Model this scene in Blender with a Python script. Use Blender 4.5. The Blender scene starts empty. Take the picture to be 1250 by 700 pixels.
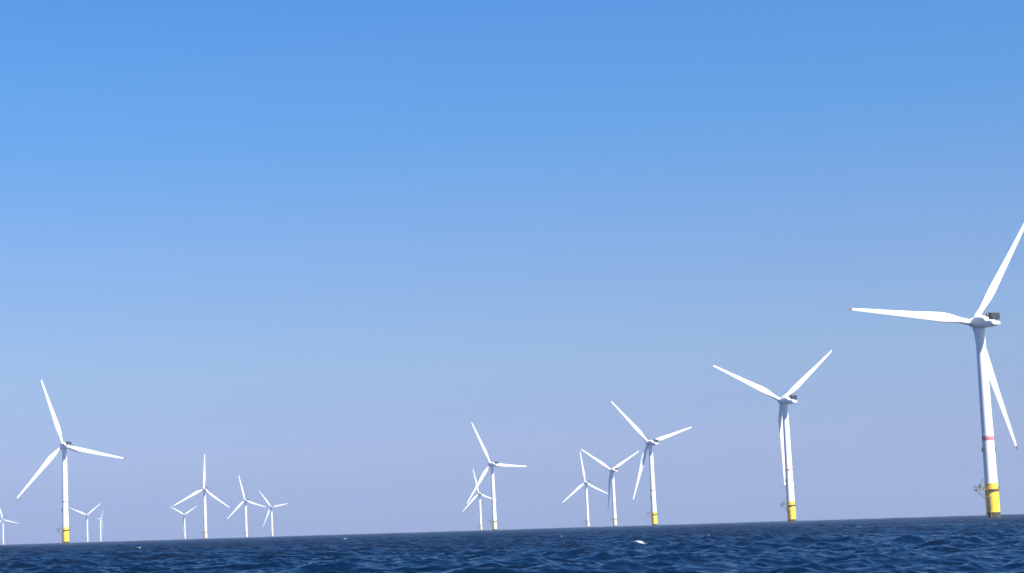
import bpy, bmesh, math, random
import numpy as np
from mathutils import Vector, Matrix

R = math.radians
C = bpy.context.scene
COL = C.collection

# ------------------------------------------------------------------ camera
CAM_H = 1.6
PITCH, ROLL = R(7.187), R(-1.729)
fw = Vector((0, math.cos(PITCH), math.sin(PITCH)))
r0 = Vector((1, 0, 0)); u0 = r0.cross(fw)
rt = r0 * math.cos(ROLL) + u0 * math.sin(ROLL)
up = -r0 * math.sin(ROLL) + u0 * math.cos(ROLL)
cam = bpy.data.cameras.new('camera')
cam.sensor_width = 36.0
cam.lens = 2414.5 / 1250.0 * 36.0
cam.shift_x = (625 - 354.8) / 1250.0
cam.clip_start = 0.5
cam.clip_end = 60000
co = bpy.data.objects.new('camera', cam)
m = Matrix((rt, up, -fw)).transposed().to_4x4()
m.translation = (0, 0, CAM_H)
co.matrix_world = m
COL.objects.link(co)
C.camera = co

# ------------------------------------------------------------------ world, sun, exposure
SUN_EL, SUN_AZ = R(48), R(140)          # azimuth clockwise from +Y (the view direction)
w = bpy.data.worlds.new('World')
C.world = w
w.use_nodes = True
wn, wl = w.node_tree.nodes, w.node_tree.links
bg = wn['Background']
sky = wn.new('ShaderNodeTexSky')
sky.sky_type = 'NISHITA'
sky.sun_disc = False
sky.sun_elevation = SUN_EL
sky.sun_rotation = SUN_AZ
sky.altitude = 0
sky.air_density = 1.0
sky.dust_density = 0.6
sky.ozone_density = 3.0
# the phone camera's rendering of the clear sky: saturated blue above, pale lilac at the horizon
SKY_TINT = [(0.0, (0.203, 0.242, 0.448)), (0.008, (0.184, 0.22, 0.401)), (0.02, (0.172, 0.198, 0.358)), (0.04, (0.194, 0.209, 0.351)), (0.06, (0.199, 0.216, 0.326)), (0.082, (0.214, 0.236, 0.321)), (0.11, (0.216, 0.248, 0.331)), (0.142, (0.213, 0.26, 0.352)), (0.17, (0.192, 0.271, 0.371)), (0.2, (0.163, 0.281, 0.394)), (0.23, (0.156, 0.287, 0.414)), (0.258, (0.147, 0.288, 0.43)), (0.33, (0.105, 0.27, 0.435)), (0.5, (0.06, 0.22, 0.42))]
tcw = wn.new('ShaderNodeTexCoord')
sx = wn.new('ShaderNodeSeparateXYZ'); wl.new(tcw.outputs['Generated'], sx.inputs[0])
rmap = wn.new('ShaderNodeMapRange'); rmap.inputs['From Max'].default_value = 0.5
wl.new(sx.outputs['Z'], rmap.inputs['Value'])
rampw = wn.new('ShaderNodeValToRGB'); rampw.color_ramp.interpolation = 'LINEAR'
er = rampw.color_ramp.elements
while len(er) > 1: er.remove(er[-1])
er[0].position = 0; er[0].color = (*SKY_TINT[0][1], 1)
for z_, c_ in SKY_TINT[1:]:
    e_ = er.new(z_ * 2); e_.color = (*c_, 1)
wl.new(rmap.outputs[0], rampw.inputs[0])
mxw = wn.new('ShaderNodeMix'); mxw.data_type = 'RGBA'; mxw.blend_type = 'MULTIPLY'; mxw.inputs[0].default_value = 1
wl.new(sky.outputs[0], mxw.inputs[6]); wl.new(rampw.outputs[0], mxw.inputs[7])
wl.new(mxw.outputs[2], bg.inputs[0])
bg.inputs[1].default_value = 0.15

sl = bpy.data.lights.new('sun', 'SUN')
sl.energy = 5.0
sl.angle = R(0.53)
sl.color = (1.0, 0.95, 0.88)
so = bpy.data.objects.new('sun', sl)
sd = Vector((math.sin(SUN_AZ) * math.cos(SUN_EL), math.cos(SUN_AZ) * math.cos(SUN_EL), math.sin(SUN_EL)))
so.rotation_euler = sd.to_track_quat('Z', 'Y').to_euler()
so.location = (300, -300, 400)
COL.objects.link(so)

C.render.engine = 'CYCLES'
C.view_settings.view_transform = 'Standard'
C.view_settings.look = 'None'
C.view_settings.gamma = 1.0
C.view_settings.use_curve_mapping = False
C.view_settings.exposure = 1.3
C.cycles.pixel_filter_type = 'BLACKMAN_HARRIS'
C.cycles.filter_width = 1.6
C.cycles.max_bounces = 6
C.cycles.volume_bounces = 1
C.cycles.use_denoising = True

# ------------------------------------------------------------------ materials
def material(name):
    mt = bpy.data.materials.new(name)
    mt.use_nodes = True
    nt = mt.node_tree
    return mt, nt.nodes, nt.links, nt.nodes['Principled BSDF']

def paint(name, col, col2, rough, scale=(0.5, 0.5, 0.06), amount=0.5, metallic=0.0):
    """Weathered paint: two tones of the same coat mixed by a vertically stretched noise."""
    mt, n, l, p = material(name)
    tc = n.new('ShaderNodeTexCoord')
    mp = n.new('ShaderNodeMapping'); mp.inputs['Scale'].default_value = scale
    nz = n.new('ShaderNodeTexNoise'); nz.inputs['Scale'].default_value = 1.0; nz.inputs['Detail'].default_value = 6
    rp = n.new('ShaderNodeValToRGB')
    rp.color_ramp.elements[0].position = 0.42; rp.color_ramp.elements[0].color = (0, 0, 0, 1)
    rp.color_ramp.elements[1].position = 0.75; rp.color_ramp.elements[1].color = (amount,) * 3 + (1,)
    mx = n.new('ShaderNodeMix'); mx.data_type = 'RGBA'
    mx.inputs[6].default_value = (*col, 1); mx.inputs[7].default_value = (*col2, 1)
    l.new(tc.outputs['Object'], mp.inputs[0]); l.new(mp.outputs[0], nz.inputs['Vector'])
    l.new(nz.outputs['Fac'], rp.inputs[0]); l.new(rp.outputs[0], mx.inputs[0])
    l.new(mx.outputs[2], p.inputs['Base Color'])
    p.inputs['Roughness'].default_value = rough
    p.inputs['Metallic'].default_value = metallic
    return mt

M = {
    'tower': paint('tower_paint', (0.80, 0.80, 0.79), (0.66, 0.65, 0.62), 0.38),
    'blade': paint('blade_gelcoat', (0.80, 0.80, 0.80), (0.70, 0.70, 0.69), 0.34, (0.06, 0.8, 0.8)),
    'shell': paint('nacelle_shell', (0.72, 0.72, 0.73), (0.58, 0.58, 0.58), 0.42, (0.5, 0.1, 0.5)),
    'yellow': paint('yellow_marine_paint', (0.86, 0.60, 0.03), (0.62, 0.36, 0.04), 0.42, (0.6, 0.6, 0.15), 0.6),
    'cream': paint('overexposed_hazy_yellow_paint', (0.80, 0.70, 0.42), (0.70, 0.58, 0.34), 0.45, (0.6, 0.6, 0.15), 0.6),  # same yellow coat, washed-out look of strong light and haze mixed into its colour
    'red': paint('red_marking_paint', (0.62, 0.16, 0.17), (0.55, 0.14, 0.14), 0.45),
    'ring': paint('rusty_ring_paint', (0.34, 0.13, 0.10), (0.22, 0.09, 0.07), 0.5),
    'tip': paint('red_blade_tip_paint', (0.22, 0.06, 0.06), (0.16, 0.05, 0.05), 0.42),
    'steel': paint('dark_galvanised_steel', (0.10, 0.095, 0.09), (0.16, 0.10, 0.06), 0.55, (0.7, 0.7, 0.7)),
    'deck': paint('rusty_deck_steel', (0.20, 0.13, 0.05), (0.10, 0.06, 0.03), 0.6, (0.7, 0.7, 0.7)),
    'cooler': paint('dark_cooler_grille', (0.03, 0.032, 0.036), (0.05, 0.05, 0.05), 0.5, (1.5, 0.2, 0.2)),
    'algae': paint('algae_and_mussel_growth', (0.022, 0.028, 0.012), (0.05, 0.055, 0.02), 0.75, (0.8, 0.8, 0.8), 1.0),
}

# ------------------------------------------------------------------ mesh helpers
def tag(o, label=None, cat=None, group=None, kind=None):
    if label: o['label'] = label
    if cat: o['category'] = cat
    if group: o['group'] = group
    if kind: o['kind'] = kind
    return o

def link(name, bm, mat, parent=None, smooth=True):
    me = bpy.data.meshes.new(name)
    bm.normal_update()
    bmesh.ops.recalc_face_normals(bm, faces=bm.faces)
    bm.to_mesh(me); bm.free()
    me.materials.append(mat)
    if smooth:
        me.polygons.foreach_set('use_smooth', [True] * len(me.polygons))
        try:
            me.set_sharp_from_angle(angle=R(38))
        except Exception:
            pass
    o = bpy.data.objects.new(name, me)
    COL.objects.link(o)
    o.parent = parent
    return o

def lathe(bm, prof, seg=48, closed=True):
    rings = []
    for r, z in prof:
        rings.append([bm.verts.new((r * math.cos(2 * math.pi * k / seg), r * math.sin(2 * math.pi * k / seg), z)) for k in range(seg)])
    for a, b in zip(rings, rings[1:]):
        for k in range(seg):
            bm.faces.new((a[k], a[(k + 1) % seg], b[(k + 1) % seg], b[k]))
    if closed:
        bm.faces.new(rings[0]); bm.faces.new(rings[-1])
    else:                               # a sleeve: join last ring back to the first
        a, b = rings[-1], rings[0]
        for k in range(seg):
            bm.faces.new((a[k], a[(k + 1) % seg], b[(k + 1) % seg], b[k]))

def loft(bm, rings, caps=True):
    vs = [[bm.verts.new(p) for p in ring] for ring in rings]
    n = len(vs[0])
    for a, b in zip(vs, vs[1:]):
        for k in range(n):
            bm.faces.new((a[k], a[(k + 1) % n], b[(k + 1) % n], b[k]))
    if caps:
        bm.faces.new(vs[0]); bm.faces.new(vs[-1])

def tube(bm, p0, p1, r, seg=8):
    p0, p1 = Vector(p0), Vector(p1)
    q = (p1 - p0).to_track_quat('Z', 'Y')
    rings = []
    for p in (p0, p1):
        rings.append([p + q @ Vector((r * math.cos(2 * math.pi * k / seg), r * math.sin(2 * math.pi * k / seg), 0)) for k in range(seg)])
    loft(bm, rings)

def box(bm, x0, x1, y0, y1, z0, z1, bev=0.0):
    vs = [bm.verts.new((x, y, z)) for x in (x0, x1) for y in (y0, y1) for z in (z0, z1)]
    fs = [(0, 1, 3, 2), (4, 6, 7, 5), (0, 4, 5, 1), (2, 3, 7, 6), (0, 2, 6, 4), (1, 5, 7, 3)]
    faces = [bm.faces.new([vs[i] for i in f]) for f in fs]
    if bev:
        es = list({e for f in faces for e in f.edges})
        bmesh.ops.bevel(bm, geom=es, offset=bev, segments=3, affect='EDGES', profile=0.5)

def arc_tube(bm, r, z, a0, a1, tr, n=40):
    pts = [(r * math.cos(a0 + (a1 - a0) * i / n), r * math.sin(a0 + (a1 - a0) * i / n), z) for i in range(n + 1)]
    for a, b in zip(pts, pts[1:]):
        tube(bm, a, b, tr, 6)

# ------------------------------------------------------------------ sea
def build_sea():
    rng = np.random.default_rng(11)
    th = []
    a = -16.0
    while a < 28.0:
        th.append(a); a += 0.036
    a = 28.0
    while a < 344.0 - 1e-6:
        th.append(a); a += 2.0
    th = np.radians(np.array(th))                       # azimuth clockwise from +Y
    dth = np.diff(np.append(th, th[0] + 2 * np.pi))
    rr = [4.0]
    while rr[-1] < 9500:
        r = rr[-1]
        if r < 40: d = 1.2
        elif r < 115: d = 0.16
        elif r < 1100: d = 0.0013 * r
        else: d = 0.006 * r
        rr.append(r + d)
    rr = np.array(rr); dr = np.gradient(rr)
    RR, TH = np.meshgrid(rr, th, indexing='ij')
    X = RR * np.sin(TH); Y = RR * np.cos(TH)
    sp = np.maximum(dr[:, None] * np.ones_like(TH), RR * dth[None, :] * 0.8)
    dx = np.zeros_like(X); dy = np.zeros_like(X); Z = np.zeros_like(X)
    lost = np.zeros_like(X)
    nw = 140
    lam = np.exp(np.linspace(math.log(0.5), math.log(260.0), nw)) * rng.uniform(0.97, 1.03, nw)
    wind = R(152)                                       # waves run towards the viewer and to the right
    for i in range(nw):
        L = lam[i]; k = 2 * np.pi / L
        spread = 0.45 + 0.35 * (1 - min(1, L / 6.0))
        d = wind + rng.normal(0, spread)
        # slope spectrum: flat for short waves, falling away beyond the dominant wavelength
        s = WAVE * (1.0 if L < 4.2 else (4.2 / L) ** 1.6 if L < 26 else 0.11)
        s *= rng.uniform(0.6, 1.4)
        amp = s / k
        kx, ky = math.sin(d) * k, math.cos(d) * k
        ph = rng.uniform(0, 2 * np.pi)
        t = np.clip((L / sp - 2.1) / 2.1, 0, 1); wgt = t * t * (3 - 2 * t)
        if L > 26:                                      # long waves only far out, in place of the chop the mesh is too coarse for there
            t = np.clip((12 - L / sp) / 5, 0, 1); wgt = wgt * t
        P = kx * X + ky * Y + ph
        Z += wgt * amp * np.cos(P)
        sn = wgt * amp * 0.6 * np.sin(P)
        dx -= sn * math.sin(d); dy -= sn * math.cos(d)
        lost += ((1 - wgt * wgt) if L < 26 else -wgt * wgt) * s * s * 0.5
    lost = np.maximum(lost, 0)
    # breaking crests: foam where the surface is high, near the spots where the photograph shows white caps
    foam = np.zeros_like(X)
    caps = [(158, 780, 1.25), (560, 434, 1.5), (350, 148, 0.8), (300, 665, .55), (330, 888, 0.6), (420, 1120, 0.8), (600, 730, 0.9)]
    for _ in range(34):                                 # scattered flecks of breaking foam
        caps.append((float(np.exp(rng.uniform(math.log(75), math.log(520)))), float(rng.uniform(-60, 1320)), float(rng.uniform(0.12, 0.34))))
    for dist, px, size in caps:
        az = math.atan((px - 354.8) / 2414.5)
        cx, cy = dist * math.sin(az), dist * math.cos(az)
        q = max(6.0, dist * 0.03)
        near = (np.abs(X - cx) < q * 0.35) & (np.abs(Y - cy) < q)
        if not near.any(): continue
        idx = np.where(near)
        b = np.argmax(Z[idx]); i0, j0 = idx[0][b], idx[1][b]
        x0, y0 = X[i0, j0], Y[i0, j0]
        u = (X - x0); v = (Y - y0)
        # crest runs across the wind; foam spills down the near side
        ca, sa = math.cos(R(8)), math.sin(R(8))
        a_ = u * ca + v * sa; b_ = -u * sa + v * ca
        size *= min(1.0, 0.6 + dist / 700) if size < 0.35 else 1.0
        g = np.exp(-(a_ / (size * 0.7)) ** 2 - ((b_ + 0.25 * size) / (size * 0.55)) ** 2)
        foam = np.maximum(foam, g)
    Xd, Yd = X + dx, Y + dy
    nr, nt = X.shape
    nv = nr * nt + 1
    co_ = np.empty((nv, 3), np.float32)
    co_[:-1, 0] = Xd.ravel(); co_[:-1, 1] = Yd.ravel(); co_[:-1, 2] = Z.ravel()
    co_[-1] = (0, 0, -0.3)
    ii, jj = np.meshgrid(np.arange(nr - 1), np.arange(nt), indexing='ij')
    jn = (jj + 1) % nt
    quads = np.stack([ii * nt + jj, (ii + 1) * nt + jj, (ii + 1) * nt + jn, ii * nt + jn], -1).reshape(-1, 4)
    j = np.arange(nt)
    tris = np.stack([np.full(nt, nv - 1), j, (j + 1) % nt], -1)
    # counter-clockwise seen from above (azimuth runs clockwise)
    quads = quads[:, ::-1]; tris = tris[:, ::-1]
    loops = np.concatenate([quads.ravel(), tris.ravel()]).astype(np.int32)
    nq, ntri = len(quads), len(tris)
    starts = np.concatenate([np.arange(nq) * 4, nq * 4 + np.arange(ntri) * 3]).astype(np.int32)
    tots = np.concatenate([np.full(nq, 4), np.full(ntri, 3)]).astype(np.int32)
    me = bpy.data.meshes.new('sea')
    me.vertices.add(nv); me.vertices.foreach_set('co', co_.ravel())
    me.loops.add(len(loops)); me.loops.foreach_set('vertex_index', loops)
    me.polygons.add(nq + ntri)
    me.polygons.foreach_set('loop_start', starts)
    me.polygons.foreach_set('loop_total', tots)
    me.polygons.foreach_set('use_smooth', np.ones(nq + ntri, bool))
    me.update(calc_edges=True)
    for nm, arr in (('foam', foam), ('lost', np.sqrt(lost))):
        at = me.attributes.new(nm, 'FLOAT', 'POINT')
        at.data.foreach_set('value', np.append(arr.ravel(), 0).astype(np.float32))
    o = bpy.data.objects.new('sea', me)
    COL.objects.link(o)
    tag(o, 'dark navy blue choppy sea with a few white caps', 'sea', kind='structure')
    print('sea verts', nv, 'height std', float(Z[200:500].std()), 'max', float(Z.max()), 'lost near/far', float(np.sqrt(lost[100, 400])), float(np.sqrt(lost[-1, 400])))

    mt, n, l, p = material('sea_water')
    geo = n.new('ShaderNodeNewGeometry')
    lo = n.new('ShaderNodeAttribute'); lo.attribute_name = 'lost'
    fo = n.new('ShaderNodeAttribute'); fo.attribute_name = 'foam'
    def noise(scale, detail, rough=0.55, w=0.0):
        mp = n.new('ShaderNodeMapping')
        mp.inputs['Scale'].default_value = (scale * 0.8, scale * 1.25, 0.0)
        mp.inputs['Location'].default_value = (w, w * 1.7, w)
        mp.inputs['Rotation'].default_value = (0, 0, R(20))
        l.new(geo.outputs['Position'], mp.inputs[0])
        t = n.new('ShaderNodeTexNoise')
        t.inputs['Scale'].default_value = 1.0
        t.inputs['Detail'].default_value = detail
        t.inputs['Roughness'].default_value = rough
        l.new(mp.outputs[0], t.inputs['Vector'])
        s = n.new('ShaderNodeVectorMath'); s.operation = 'SUBTRACT'; s.inputs[1].default_value = (0.5, 0.5, 0.5)
        l.new(t.outputs['Color'], s.inputs[0])
        f = n.new('ShaderNodeVectorMath'); f.operation = 'MULTIPLY'; f.inputs[1].default_value = (1, 1, 0)
        l.new(s.outputs[0], f.inputs[0])
        return f.outputs[0]
    def scaled(v, k):
        s = n.new('ShaderNodeVectorMath'); s.operation = 'SCALE'
        l.new(v, s.inputs[0])
        if isinstance(k, float): s.inputs['Scale'].default_value = k
        else: l.new(k, s.inputs['Scale'])
        return s.outputs[0]
    def add(a, b):
        s = n.new('ShaderNodeVectorMath'); s.operation = 'ADD'
        l.new(a, s.inputs[0]); l.new(b, s.inputs[1])
        return s.outputs[0]
    ripple = scaled(noise(2.4, 5, 0.6), RIPPLE)                  # ripples and wavelets below the mesh's reach
    chop = noise(0.22, 5, 0.62, 37.0)                            # the chop the far mesh cannot carry
    k = n.new('ShaderNodeMath'); k.operation = 'MULTIPLY'; k.inputs[1].default_value = CHOP
    l.new(lo.outputs['Fac'], k.inputs[0])
    nn = add(add(geo.outputs['Normal'], ripple), scaled(chop, k.outputs[0]))
    nm_ = n.new('ShaderNodeVectorMath'); nm_.operation = 'NORMALIZE'
    l.new(nn, nm_.inputs[0])
    # foam broken up by noise
    fz = n.new('ShaderNodeTexNoise'); fz.inputs['Scale'].default_value = 3.5; fz.inputs['Detail'].default_value = 5
    l.new(geo.outputs['Position'], fz.inputs['Vector'])
    fm = n.new('ShaderNodeMath'); fm.operation = 'MULTIPLY_ADD'; fm.inputs[1].default_value = 2.0
    l.new(fz.outputs['Fac'], fm.inputs[0]); l.new(fo.outputs['Fac'], fm.inputs[2])
    fr = n.new('ShaderNodeMapRange'); fr.inputs['From Min'].default_value = 1.55; fr.inputs['From Max'].default_value = 2.05
    l.new(fm.outputs[0], fr.inputs['Value'])
    mx = n.new('ShaderNodeMix'); mx.data_type = 'RGBA'
    mx.inputs[6].default_value = (*WATER, 1); mx.inputs[7].default_value = (0.42, 0.47, 0.54, 1)
    l.new(fr.outputs[0], mx.inputs[0]); l.new(mx.outputs[2], p.inputs['Base Color'])
    rg = n.new('ShaderNodeMapRange'); rg.inputs['To Min'].default_value = 0.08; rg.inputs['To Max'].default_value = 0.8
    l.new(fr.outputs[0], rg.inputs['Value']); 
    # slopes too fine for the mesh become roughness: alpha = sqrt(2) * rms slope
    q1 = n.new('ShaderNodeMath'); q1.operation = 'MULTIPLY_ADD'; q1.inputs[1].default_value = 1.41 * LOST_K; q1.inputs[2].default_value = 0.012
    gm = n.new('ShaderNodeMapping'); gm.inputs['Scale'].default_value = (0.03, 0.008, 0.0); gm.inputs['Rotation'].default_value = (0, 0, R(15))
    l.new(geo.outputs['Position'], gm.inputs[0])
    gz = n.new('ShaderNodeTexNoise'); gz.inputs['Scale'].default_value = 1.0; gz.inputs['Detail'].default_value = 6
    l.new(gm.outputs[0], gz.inputs['Vector'])
    gr = n.new('ShaderNodeMapRange'); gr.inputs['From Min'].default_value = 0.3; gr.inputs['From Max'].default_value = 0.7
    gr.inputs['To Min'].default_value = 0.35; gr.inputs['To Max'].default_value = 1.7
    l.new(gz.outputs['Fac'], gr.inputs['Value'])                 # gusts roughen the water in patches
    gq = n.new('ShaderNodeMath'); gq.operation = 'MULTIPLY'
    l.new(lo.outputs['Fac'], gq.inputs[0]); l.new(gr.outputs[0], gq.inputs[1])
    l.new(gq.outputs[0], q1.inputs[0])
    q2 = n.new('ShaderNodeMath'); q2.operation = 'SQRT'; l.new(q1.outputs[0], q2.inputs[0])
    l.new(q2.outputs[0], rg.inputs['To Min'])
    l.new(rg.outputs[0], p.inputs['Roughness'])
    p.distribution = 'GGX'
    p.inputs['IOR'].default_value = 1.333
    p.inputs['Specular IOR Level'].default_value = 0.8
    l.new(nm_.outputs[0], p.inputs['Normal'])
    me.materials.append(mt)
    return o

WAVE = 0.056
RIPPLE = 1.0
CHOP = 1.6
LOST_K = 0.45
WATER = (0.0003, 0.0044, 0.014)
build_sea()

# ------------------------------------------------------------------ wind turbine
H = 101.0           # hub height
TILT, CONE = R(5.3), R(3.4)
OVER = 4.33
BLADE_L = 73.6

def section(r, chord, thick, twist, sweep, n=20):
    """Aerofoil ring across +X at radius r: leading edge to +Z, suction side to -Y."""
    pts = []
    for k in range(n):
        a = 2 * math.pi * k / n
        c = 0.5 * (1 + math.cos(a))                     # 1 = trailing edge, 0 = leading edge
        t = chord * thick * 0.5 * math.sin(a)
        if thick < 0.9:
            t *= (0.35 + 1.35 * math.sqrt(max(0.0, 1 - c)) * (0.25 + c) ** 0.35) * (0.72)
        z = (0.32 if thick < 0.9 else 0.5) * chord - c * chord
        pts.append(Vector((r, t * math.cos(twist) - z * math.sin(twist) + sweep, z * math.cos(twist) + t * math.sin(twist))))
    return pts

SPAN = [(0.00, 3.1, 1.0, 18), (0.05, 3.1, 0.98, 18), (0.10, 3.7, 0.72, 16), (0.16, 4.9, 0.48, 13), (0.22, 5.6, 0.36, 10.5),
        (0.28, 5.4, 0.30, 8.5), (0.38, 4.6, 0.26, 6), (0.50, 3.7, 0.23, 4), (0.62, 3.0, 0.20, 2.5), (0.75, 2.35, 0.18, 1.2),
        (0.87, 1.75, 0.17, 0.3), (0.968, 1.12, 0.16, 0)]
TIPS = [(0.968, 1.12, 0.16, 0), (0.98, 0.95, 0.16, -.3), (0.99, 0.7, 0.15, -.5), (1.0, 0.25, 0.15, -.5)]
def span_rings(tab):
    out = []
    for s, c, t, tw in tab:
        c *= 0.95 if s > 0.08 else 1.0
        r = 1.7 + s * (BLADE_L - 1.7)
        out.append(section(r, c, t, R(tw), 0.9 * s * s - 0.0))
    return out

def make_turbine():
    root = bpy.data.objects.new('wind_turbine', None)
    root.empty_display_size = 5
    COL.objects.link(root)
    # --- yellow foundation
    bm = bmesh.new()
    lathe(bm, [(3.36, -8), (3.36, 0), (3.38, 5), (3.38, 12.6), (3.32, 13.9), (3.3, 14.0), (3.26, 17.2), (3.36, 17.25), (3.36, 17.6), (3.18, 17.62)])
    base = link('transition_piece', bm, M['yellow'], root)
    bm = bmesh.new()
    lathe(bm, [(3.39, -6), (3.46, -1), (3.48, 2.0), (3.43, 2.7), (3.39, 3.0)], closed=False)
    link('algae_band', bm, M['algae'], base)
    # --- access platform with railing
    bm = bmesh.new()
    lathe(bm, [(3.33, 13.95), (4.1, 14.2), (4.2, 14.25), (4.2, 14.75), (3.33, 14.8)], closed=False)
    box(bm, -9.6, -3.95, -1.7, 1.7, 14.25, 14.7)
    for y in (-1.4, 1.4):
        tube(bm, (-8.9, y, 14.3), (-3.2, y, 9.9), 0.14)
    plat = link('platform', bm, M['deck'], root)
    bm = bmesh.new()
    g = 0.42
    for z in (15.35, 15.95):
        arc_tube(bm, 4.1, z, -math.pi + g, math.pi - g, 0.05)
        for a, b in (((-3.8, -1.65), (-9.5, -1.65)), ((-9.5, -1.65), (-9.5, 1.65)), ((-9.5, 1.65), (-3.8, 1.65))):
            tube(bm, (*a, z), (*b, z), 0.05, 6)
    for k in range(22):
        a = -math.pi + g + (2 * math.pi - 2 * g) * k / 21
        tube(bm, (4.1 * math.cos(a), 4.1 * math.sin(a), 14.7), (4.1 * math.cos(a), 4.1 * math.sin(a), 15.95), 0.05, 6)
    for x in (-4.0, -5.4, -6.8, -8.2, -9.5):
        for y in (-1.65, 1.65):
            tube(bm, (x, y, 14.7), (x, y, 15.95), 0.05, 6)
    link('railing', bm, M['steel'], plat)
    # --- davit crane at the end of the deck
    bm = bmesh.new()
    tube(bm, (-6.4, 0.6, 14.7), (-6.4, 0.6, 17.4), 0.36, 12)
    tube(bm, (-6.4, 0.6, 17.2), (-4.0, 0.6, 20.6), 0.24, 10)
    tube(bm, (-6.4, 0.6, 15.6), (-10.6, 0.6, 16.6), 0.2, 10)
    tube(bm, (-4.0, 0.6, 20.6), (-4.0, 0.6, 17.4), 0.06, 6)
    box(bm, -6.9, -5.9, 0.0, 1.2, 16.1, 17.1, 0.08)
    link('davit_crane', bm, M['steel'], root)
    # --- boat landing with ladder
    bm = bmesh.new()
    ca, sa = math.cos(R(205)), math.sin(R(205))
    def at(rad, t, z): return (rad * ca - t * sa, rad * sa + t * ca, z)
    for t in (-1.1, 1.1):
        tube(bm, at(4.5, t, -4), at(4.5, t, 10.8), 0.22, 10)
        for z in (1.2, 6.0, 10.6):
            tube(bm, at(3.2, t, z), at(4.5, t, z), 0.16, 8)
    for t in (-0.3, 0.3):
        tube(bm, at(4.2, t, -3), at(4.2, t, 14.2), 0.06, 6)
    for i in range(48):
        z = -2.6 + i * 0.35
        tube(bm, at(4.2, -0.3, z), at(4.2, 0.3, z), 0.03, 6)
    link('boat_landing', bm, M['deck'], root)
    # --- tower
    bm = bmesh.new()
    zt = [17.62, 24, 34, 42.2, 42.25, 42.55, 42.6, 58, 69.7, 69.75, 70.0, 70.05, 84, 96.4, 96.5, 97.4]
    def tr(z): return 3.16 - (z - 18) / 78.4 * 0.84
    prof = [(tr(z) + (0.09 if z in (42.25, 42.55, 69.75, 70.0) else 0.0), z) for z in zt[:-2]] + [(2.5, 96.5), (2.5, 97.4)]
    lathe(bm, prof)
    tw = link('tower', bm, M['tower'], root)
    bm = bmesh.new()
    lathe(bm, [(tr(39.6) + 0.003, 39.6), (tr(39.6) + 0.03, 39.6), (tr(41.6) + 0.03, 41.6), (tr(41.6) + 0.003, 41.6)], closed=False)
    link('tower_band', bm, M['red'], tw)
    bm = bmesh.new()
    lathe(bm, [(tr(43.0) + 0.003, 43.0), (tr(43.0) + 0.05, 43.0), (tr(44.0) + 0.05, 44.0), (tr(44.0) + 0.003, 44.0)], closed=False)
    thin = bpy.data.meshes.new('thin_tower_band')           # the other towers carry a thinner, rusty brown ring
    bmesh.ops.recalc_face_normals(bm, faces=bm.faces); bm.to_mesh(thin); bm.free()
    thin.materials.append(M['ring']); thin.polygons.foreach_set('use_smooth', [True] * len(thin.polygons))
    bm = bmesh.new()
    box(bm, -0.55, 0.55, -3.3, -3.0, 18.0, 20.3, 0.05)
    link('door', bm, M['shell'], tw)
    for sgn in (-1, 1):
        bm = bmesh.new()
        r1 = tr(35) * sgn
        box(bm, min(r1 - .1 * sgn, r1 + 1.3 * sgn), max(r1 - .1 * sgn, r1 + 1.3 * sgn), -0.55, 0.55, 34.0, 34.3)
        tube(bm, (r1 + 0.6 * sgn, 0, 34.3), (r1 + 0.6 * sgn, 0, 36.0), 0.62, 12)
        tube(bm, (r1, 0, 33.0), (r1 + 0.9 * sgn, 0, 34.0), 0.1, 6)
        link('navigation_light', bm, M['cooler'], root)
    # --- nacelle: barrel behind the rotor, flat tail with a cooler and a hoist deck
    bm = bmesh.new()
    def ring(y, hw, zb, zt_, e, n=36):
        zc, hz = (zb + zt_) / 2, (zt_ - zb) / 2
        out = []
        for k in range(n):
            a = 2 * math.pi * k / n
            c, s = math.cos(a), math.sin(a)
            out.append(Vector((hw * abs(c) ** (2 / e) * (1 if c >= 0 else -1), y, zc + hz * abs(s) ** (2 / e) * (1 if s >= 0 else -1))))
        return out
    loft(bm, [ring(2.6, 2.5, 98.4, 103.4, 2.0), ring(2.4, 3.1, 97.8, 104.0, 2.0), ring(0.4, 3.25, 97.6, 104.1, 2.0), ring(0.2, 3.2, 97.5, 104.0, 2.4),
              ring(-3.0, 3.25, 97.4, 103.9, 3.4), ring(-6.6, 3.2, 97.4, 103.4, 3.6), ring(-8.4, 3.1, 97.5, 101.6, 3.6), ring(-9.4, 3.0, 97.6, 100.2, 4),
              ring(-12.9, 2.6, 97.9, 100.0, 4), ring(-13.3, 2.3, 98.2, 99.7, 4)])
    na = link('nacelle', bm, M['shell'], root)
    bm = bmesh.new()
    box(bm, -2.7, 2.7, -12.90, -12.30, 101.0, 104.3, 0.06)
    box(bm, -2.7, -2.3, -12.30, -10.70, 101.0, 104.3, 0.06)
    box(bm, 2.3, 2.7, -12.30, -10.70, 101.0, 104.3, 0.06)
    box(bm, -2.3, 2.3, -12.30, -10.70, 101.0, 101.3)
    for x in (-2.2, 2.2):
        for y in (-12.50, -11.00):
            tube(bm, (x, y, 99.6), (x, y, 101.1), 0.16, 8)
    for i in range(9):
        z = 101.5 + i * 0.3
        box(bm, -2.78, 2.78, -12.96, -12.86, z, z + 0.12)
    link('cooler', bm, M['cooler'], na)
    bm = bmesh.new()
    for x in (-1.6, 1.6):
        tube(bm, (x, -6.0, 103.2), (x, -6.0, 105.6), 0.07, 6)
    tube(bm, (-1.6, -6.0, 105.2), (1.6, -6.0, 105.2), 0.06, 6)
    box(bm, -1.2, 1.2, -7.6, -6.6, 102.6, 104.4, 0.1)
    link('wind_mast', bm, M['steel'], na)
    # --- rotor
    ax = Matrix.Rotation(TILT, 4, 'X')
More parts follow.
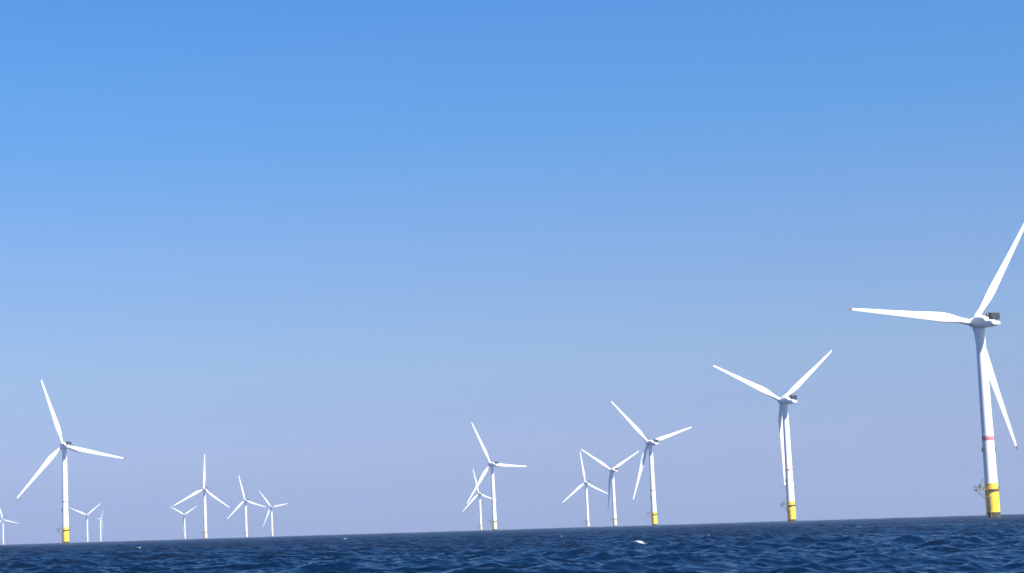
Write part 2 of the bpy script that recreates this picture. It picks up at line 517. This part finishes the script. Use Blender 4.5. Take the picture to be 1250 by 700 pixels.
    hub_at = Matrix.Translation((0, OVER * math.cos(TILT), H + OVER * math.sin(TILT) - 0.4)) @ ax
    bm = bmesh.new()
    prof = [(2.3, -1.85), (2.45, -1.6), (2.5, 0.0), (2.4, 1.2), (2.0, 2.3), (1.3, 3.1), (0.6, 3.5), (0.05, 3.6)]
    lathe(bm, prof, 40)
    for k in range(3):                                  # stubs the blades bolt to
        a = 2 * math.pi * k / 3
        d = Vector((math.cos(a), math.sin(a), 0))
        tube(bm, d * 1.2, d * 2.75, 1.62, 28)
    bmesh.ops.transform(bm, matrix=Matrix.Rotation(R(-90), 4, 'X'), verts=bm.verts)   # lathe axis Z -> +Y
    hub = link('hub', bm, M['shell'], root)
    blade_me = None
    for k in range(3):
        if k == 0:
            bm = bmesh.new(); loft(bm, span_rings(SPAN)); b = link('blade', bm, M['blade'], root); blade_me = b.data
            bm = bmesh.new(); loft(bm, span_rings(TIPS)); t = link('blade_tip', bm, M['tip'], b); tip_me = t.data
        else:
            b = bpy.data.objects.new('blade', blade_me); COL.objects.link(b); b.parent = root
            t = bpy.data.objects.new('blade_tip', tip_me); COL.objects.link(t); t.parent = b
    return root, hub_at, thin

def pose(root, x, y, yaw, phase, hub_at):
    root.location = (x, y, 0)
    root.rotation_euler = (0, 0, R(yaw))
    k = 0
    for c in root.children:
        n = c.name.split('.')[0]
        if n == 'hub':
            # hub mesh: axis +Y, first stub along +X
            c.matrix_local = hub_at @ Matrix.Rotation(-R(phase), 4, 'Y')
        elif n == 'blade':
            c.matrix_local = hub_at @ Matrix.Rotation(-R(phase + 120 * k), 4, 'Y') @ Matrix.Rotation(CONE, 4, 'Z')
            k += 1

def copy_tree(o, parent=None):
    c = o.copy(); COL.objects.link(c); c.parent = parent
    for ch in o.children: copy_tree(ch, c)
    return c

GROUP = 'wind turbines standing in the sea'
TURBINES = [   # x, y, yaw, blade phase, label
    (355.8, 1019.7, 19.5, 175.0, "largest wind turbine, bright yellow foot and red tower band, at the right edge"),
    (406.3, 1639.9, 24.7, 156.5, "second largest turbine, two blades raised in a wide Y above a yellow foot"),
    (430.7, 2407.7, 25.5, 135.4, "mid sized turbine with yellow foot, long blade to upper left, right of overlapping rotors"),
    (563.7, 3543.5, 25.0, 147.9, "small turbine with Y shaped blades, left tip meeting its smaller neighbour's upright blade"),
    (654.1, 4494.8, 23.8, 98.2, "small turbine with one upright blade touching the tip of a Y shaped rotor"),
    (298.5, 3024.3, 29.0, 116.9, "turbine near the middle with one level blade, in front of a smaller pale turbine"),
    (499.3, 5440.1, 33.0, 104.1, "small pale turbine partly hidden behind the tower and blade near the middle"),
    (-186.9, 4026.1, 25.4, 87.4, "turbine with one blade straight up, tallest of the left cluster of four"),
    (-462.2, 8138.5, 27.1, 150.0, "tiny pale turbine whose blade meets the left tip of the straight up one"),
    (-139.9, 5393.4, 31.0, 104.5, "small turbine second from the right in the left cluster of four"),
    (-87.4, 6744.5, 31.0, 128.8, "tiny turbine at the right end of the left cluster of four"),
    (-237.5, 2037.1, 28.0, 109.0, "large white turbine with yellow foot, by far the largest on the left side"),
    (-780.6, 7382.9, 27.2, 157.0, "tiny turbine just right of the large left one, blades in a flat Y"),
    (-862.0, 8700.0, -92.0, 150.0, "faintest and smallest turbine, rotor almost edge on, beside the tiny flat Y one"),
    (-1169.4, 7900.5, 26.4, 105.6, "tiny pale turbine cut by the left edge of the photo"),
]
proto, HUB_AT, THIN_BAND = make_turbine()
for i, (x, y, yaw, ph, lab) in enumerate(TURBINES):
    t = proto if i == 0 else copy_tree(proto)
    pose(t, x, y, yaw, ph, HUB_AT)
    tag(t, lab, 'wind turbine', GROUP)
    if i > 0:
        for c in t.children_recursive:
            if c.name.startswith('tower_band'): c.data = THIN_BAND
    if math.hypot(x, y) > 2900:                         # far yellow foundations: paleness of haze and overexposure put into the paint colour
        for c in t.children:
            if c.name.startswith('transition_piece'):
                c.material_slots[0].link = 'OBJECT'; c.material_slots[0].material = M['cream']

# ------------------------------------------------------------------ haze: the thin sea air the far turbines fade into
HAZE = 0.6e-4
bm = bmesh.new()
box(bm, -10000, 10000, -10000, 10000, -12, 195)
me = bpy.data.meshes.new('haze'); bm.to_mesh(me); bm.free()
hz = bpy.data.objects.new('haze', me); COL.objects.link(hz)
tag(hz, 'thin pale sea haze fading the far turbines', 'haze', kind='stuff')
mt = bpy.data.materials.new('sea_haze'); mt.use_nodes = True
n, l = mt.node_tree.nodes, mt.node_tree.links
n.remove(n['Principled BSDF'])
pv = n.new('ShaderNodeVolumePrincipled')
pv.inputs['Density'].default_value = HAZE
pv.inputs['Color'].default_value = (0.50, 0.62, 0.86, 1)
pv.inputs['Anisotropy'].default_value = 0.2
l.new(pv.outputs[0], n['Material Output'].inputs['Volume'])
me.materials.append(mt)
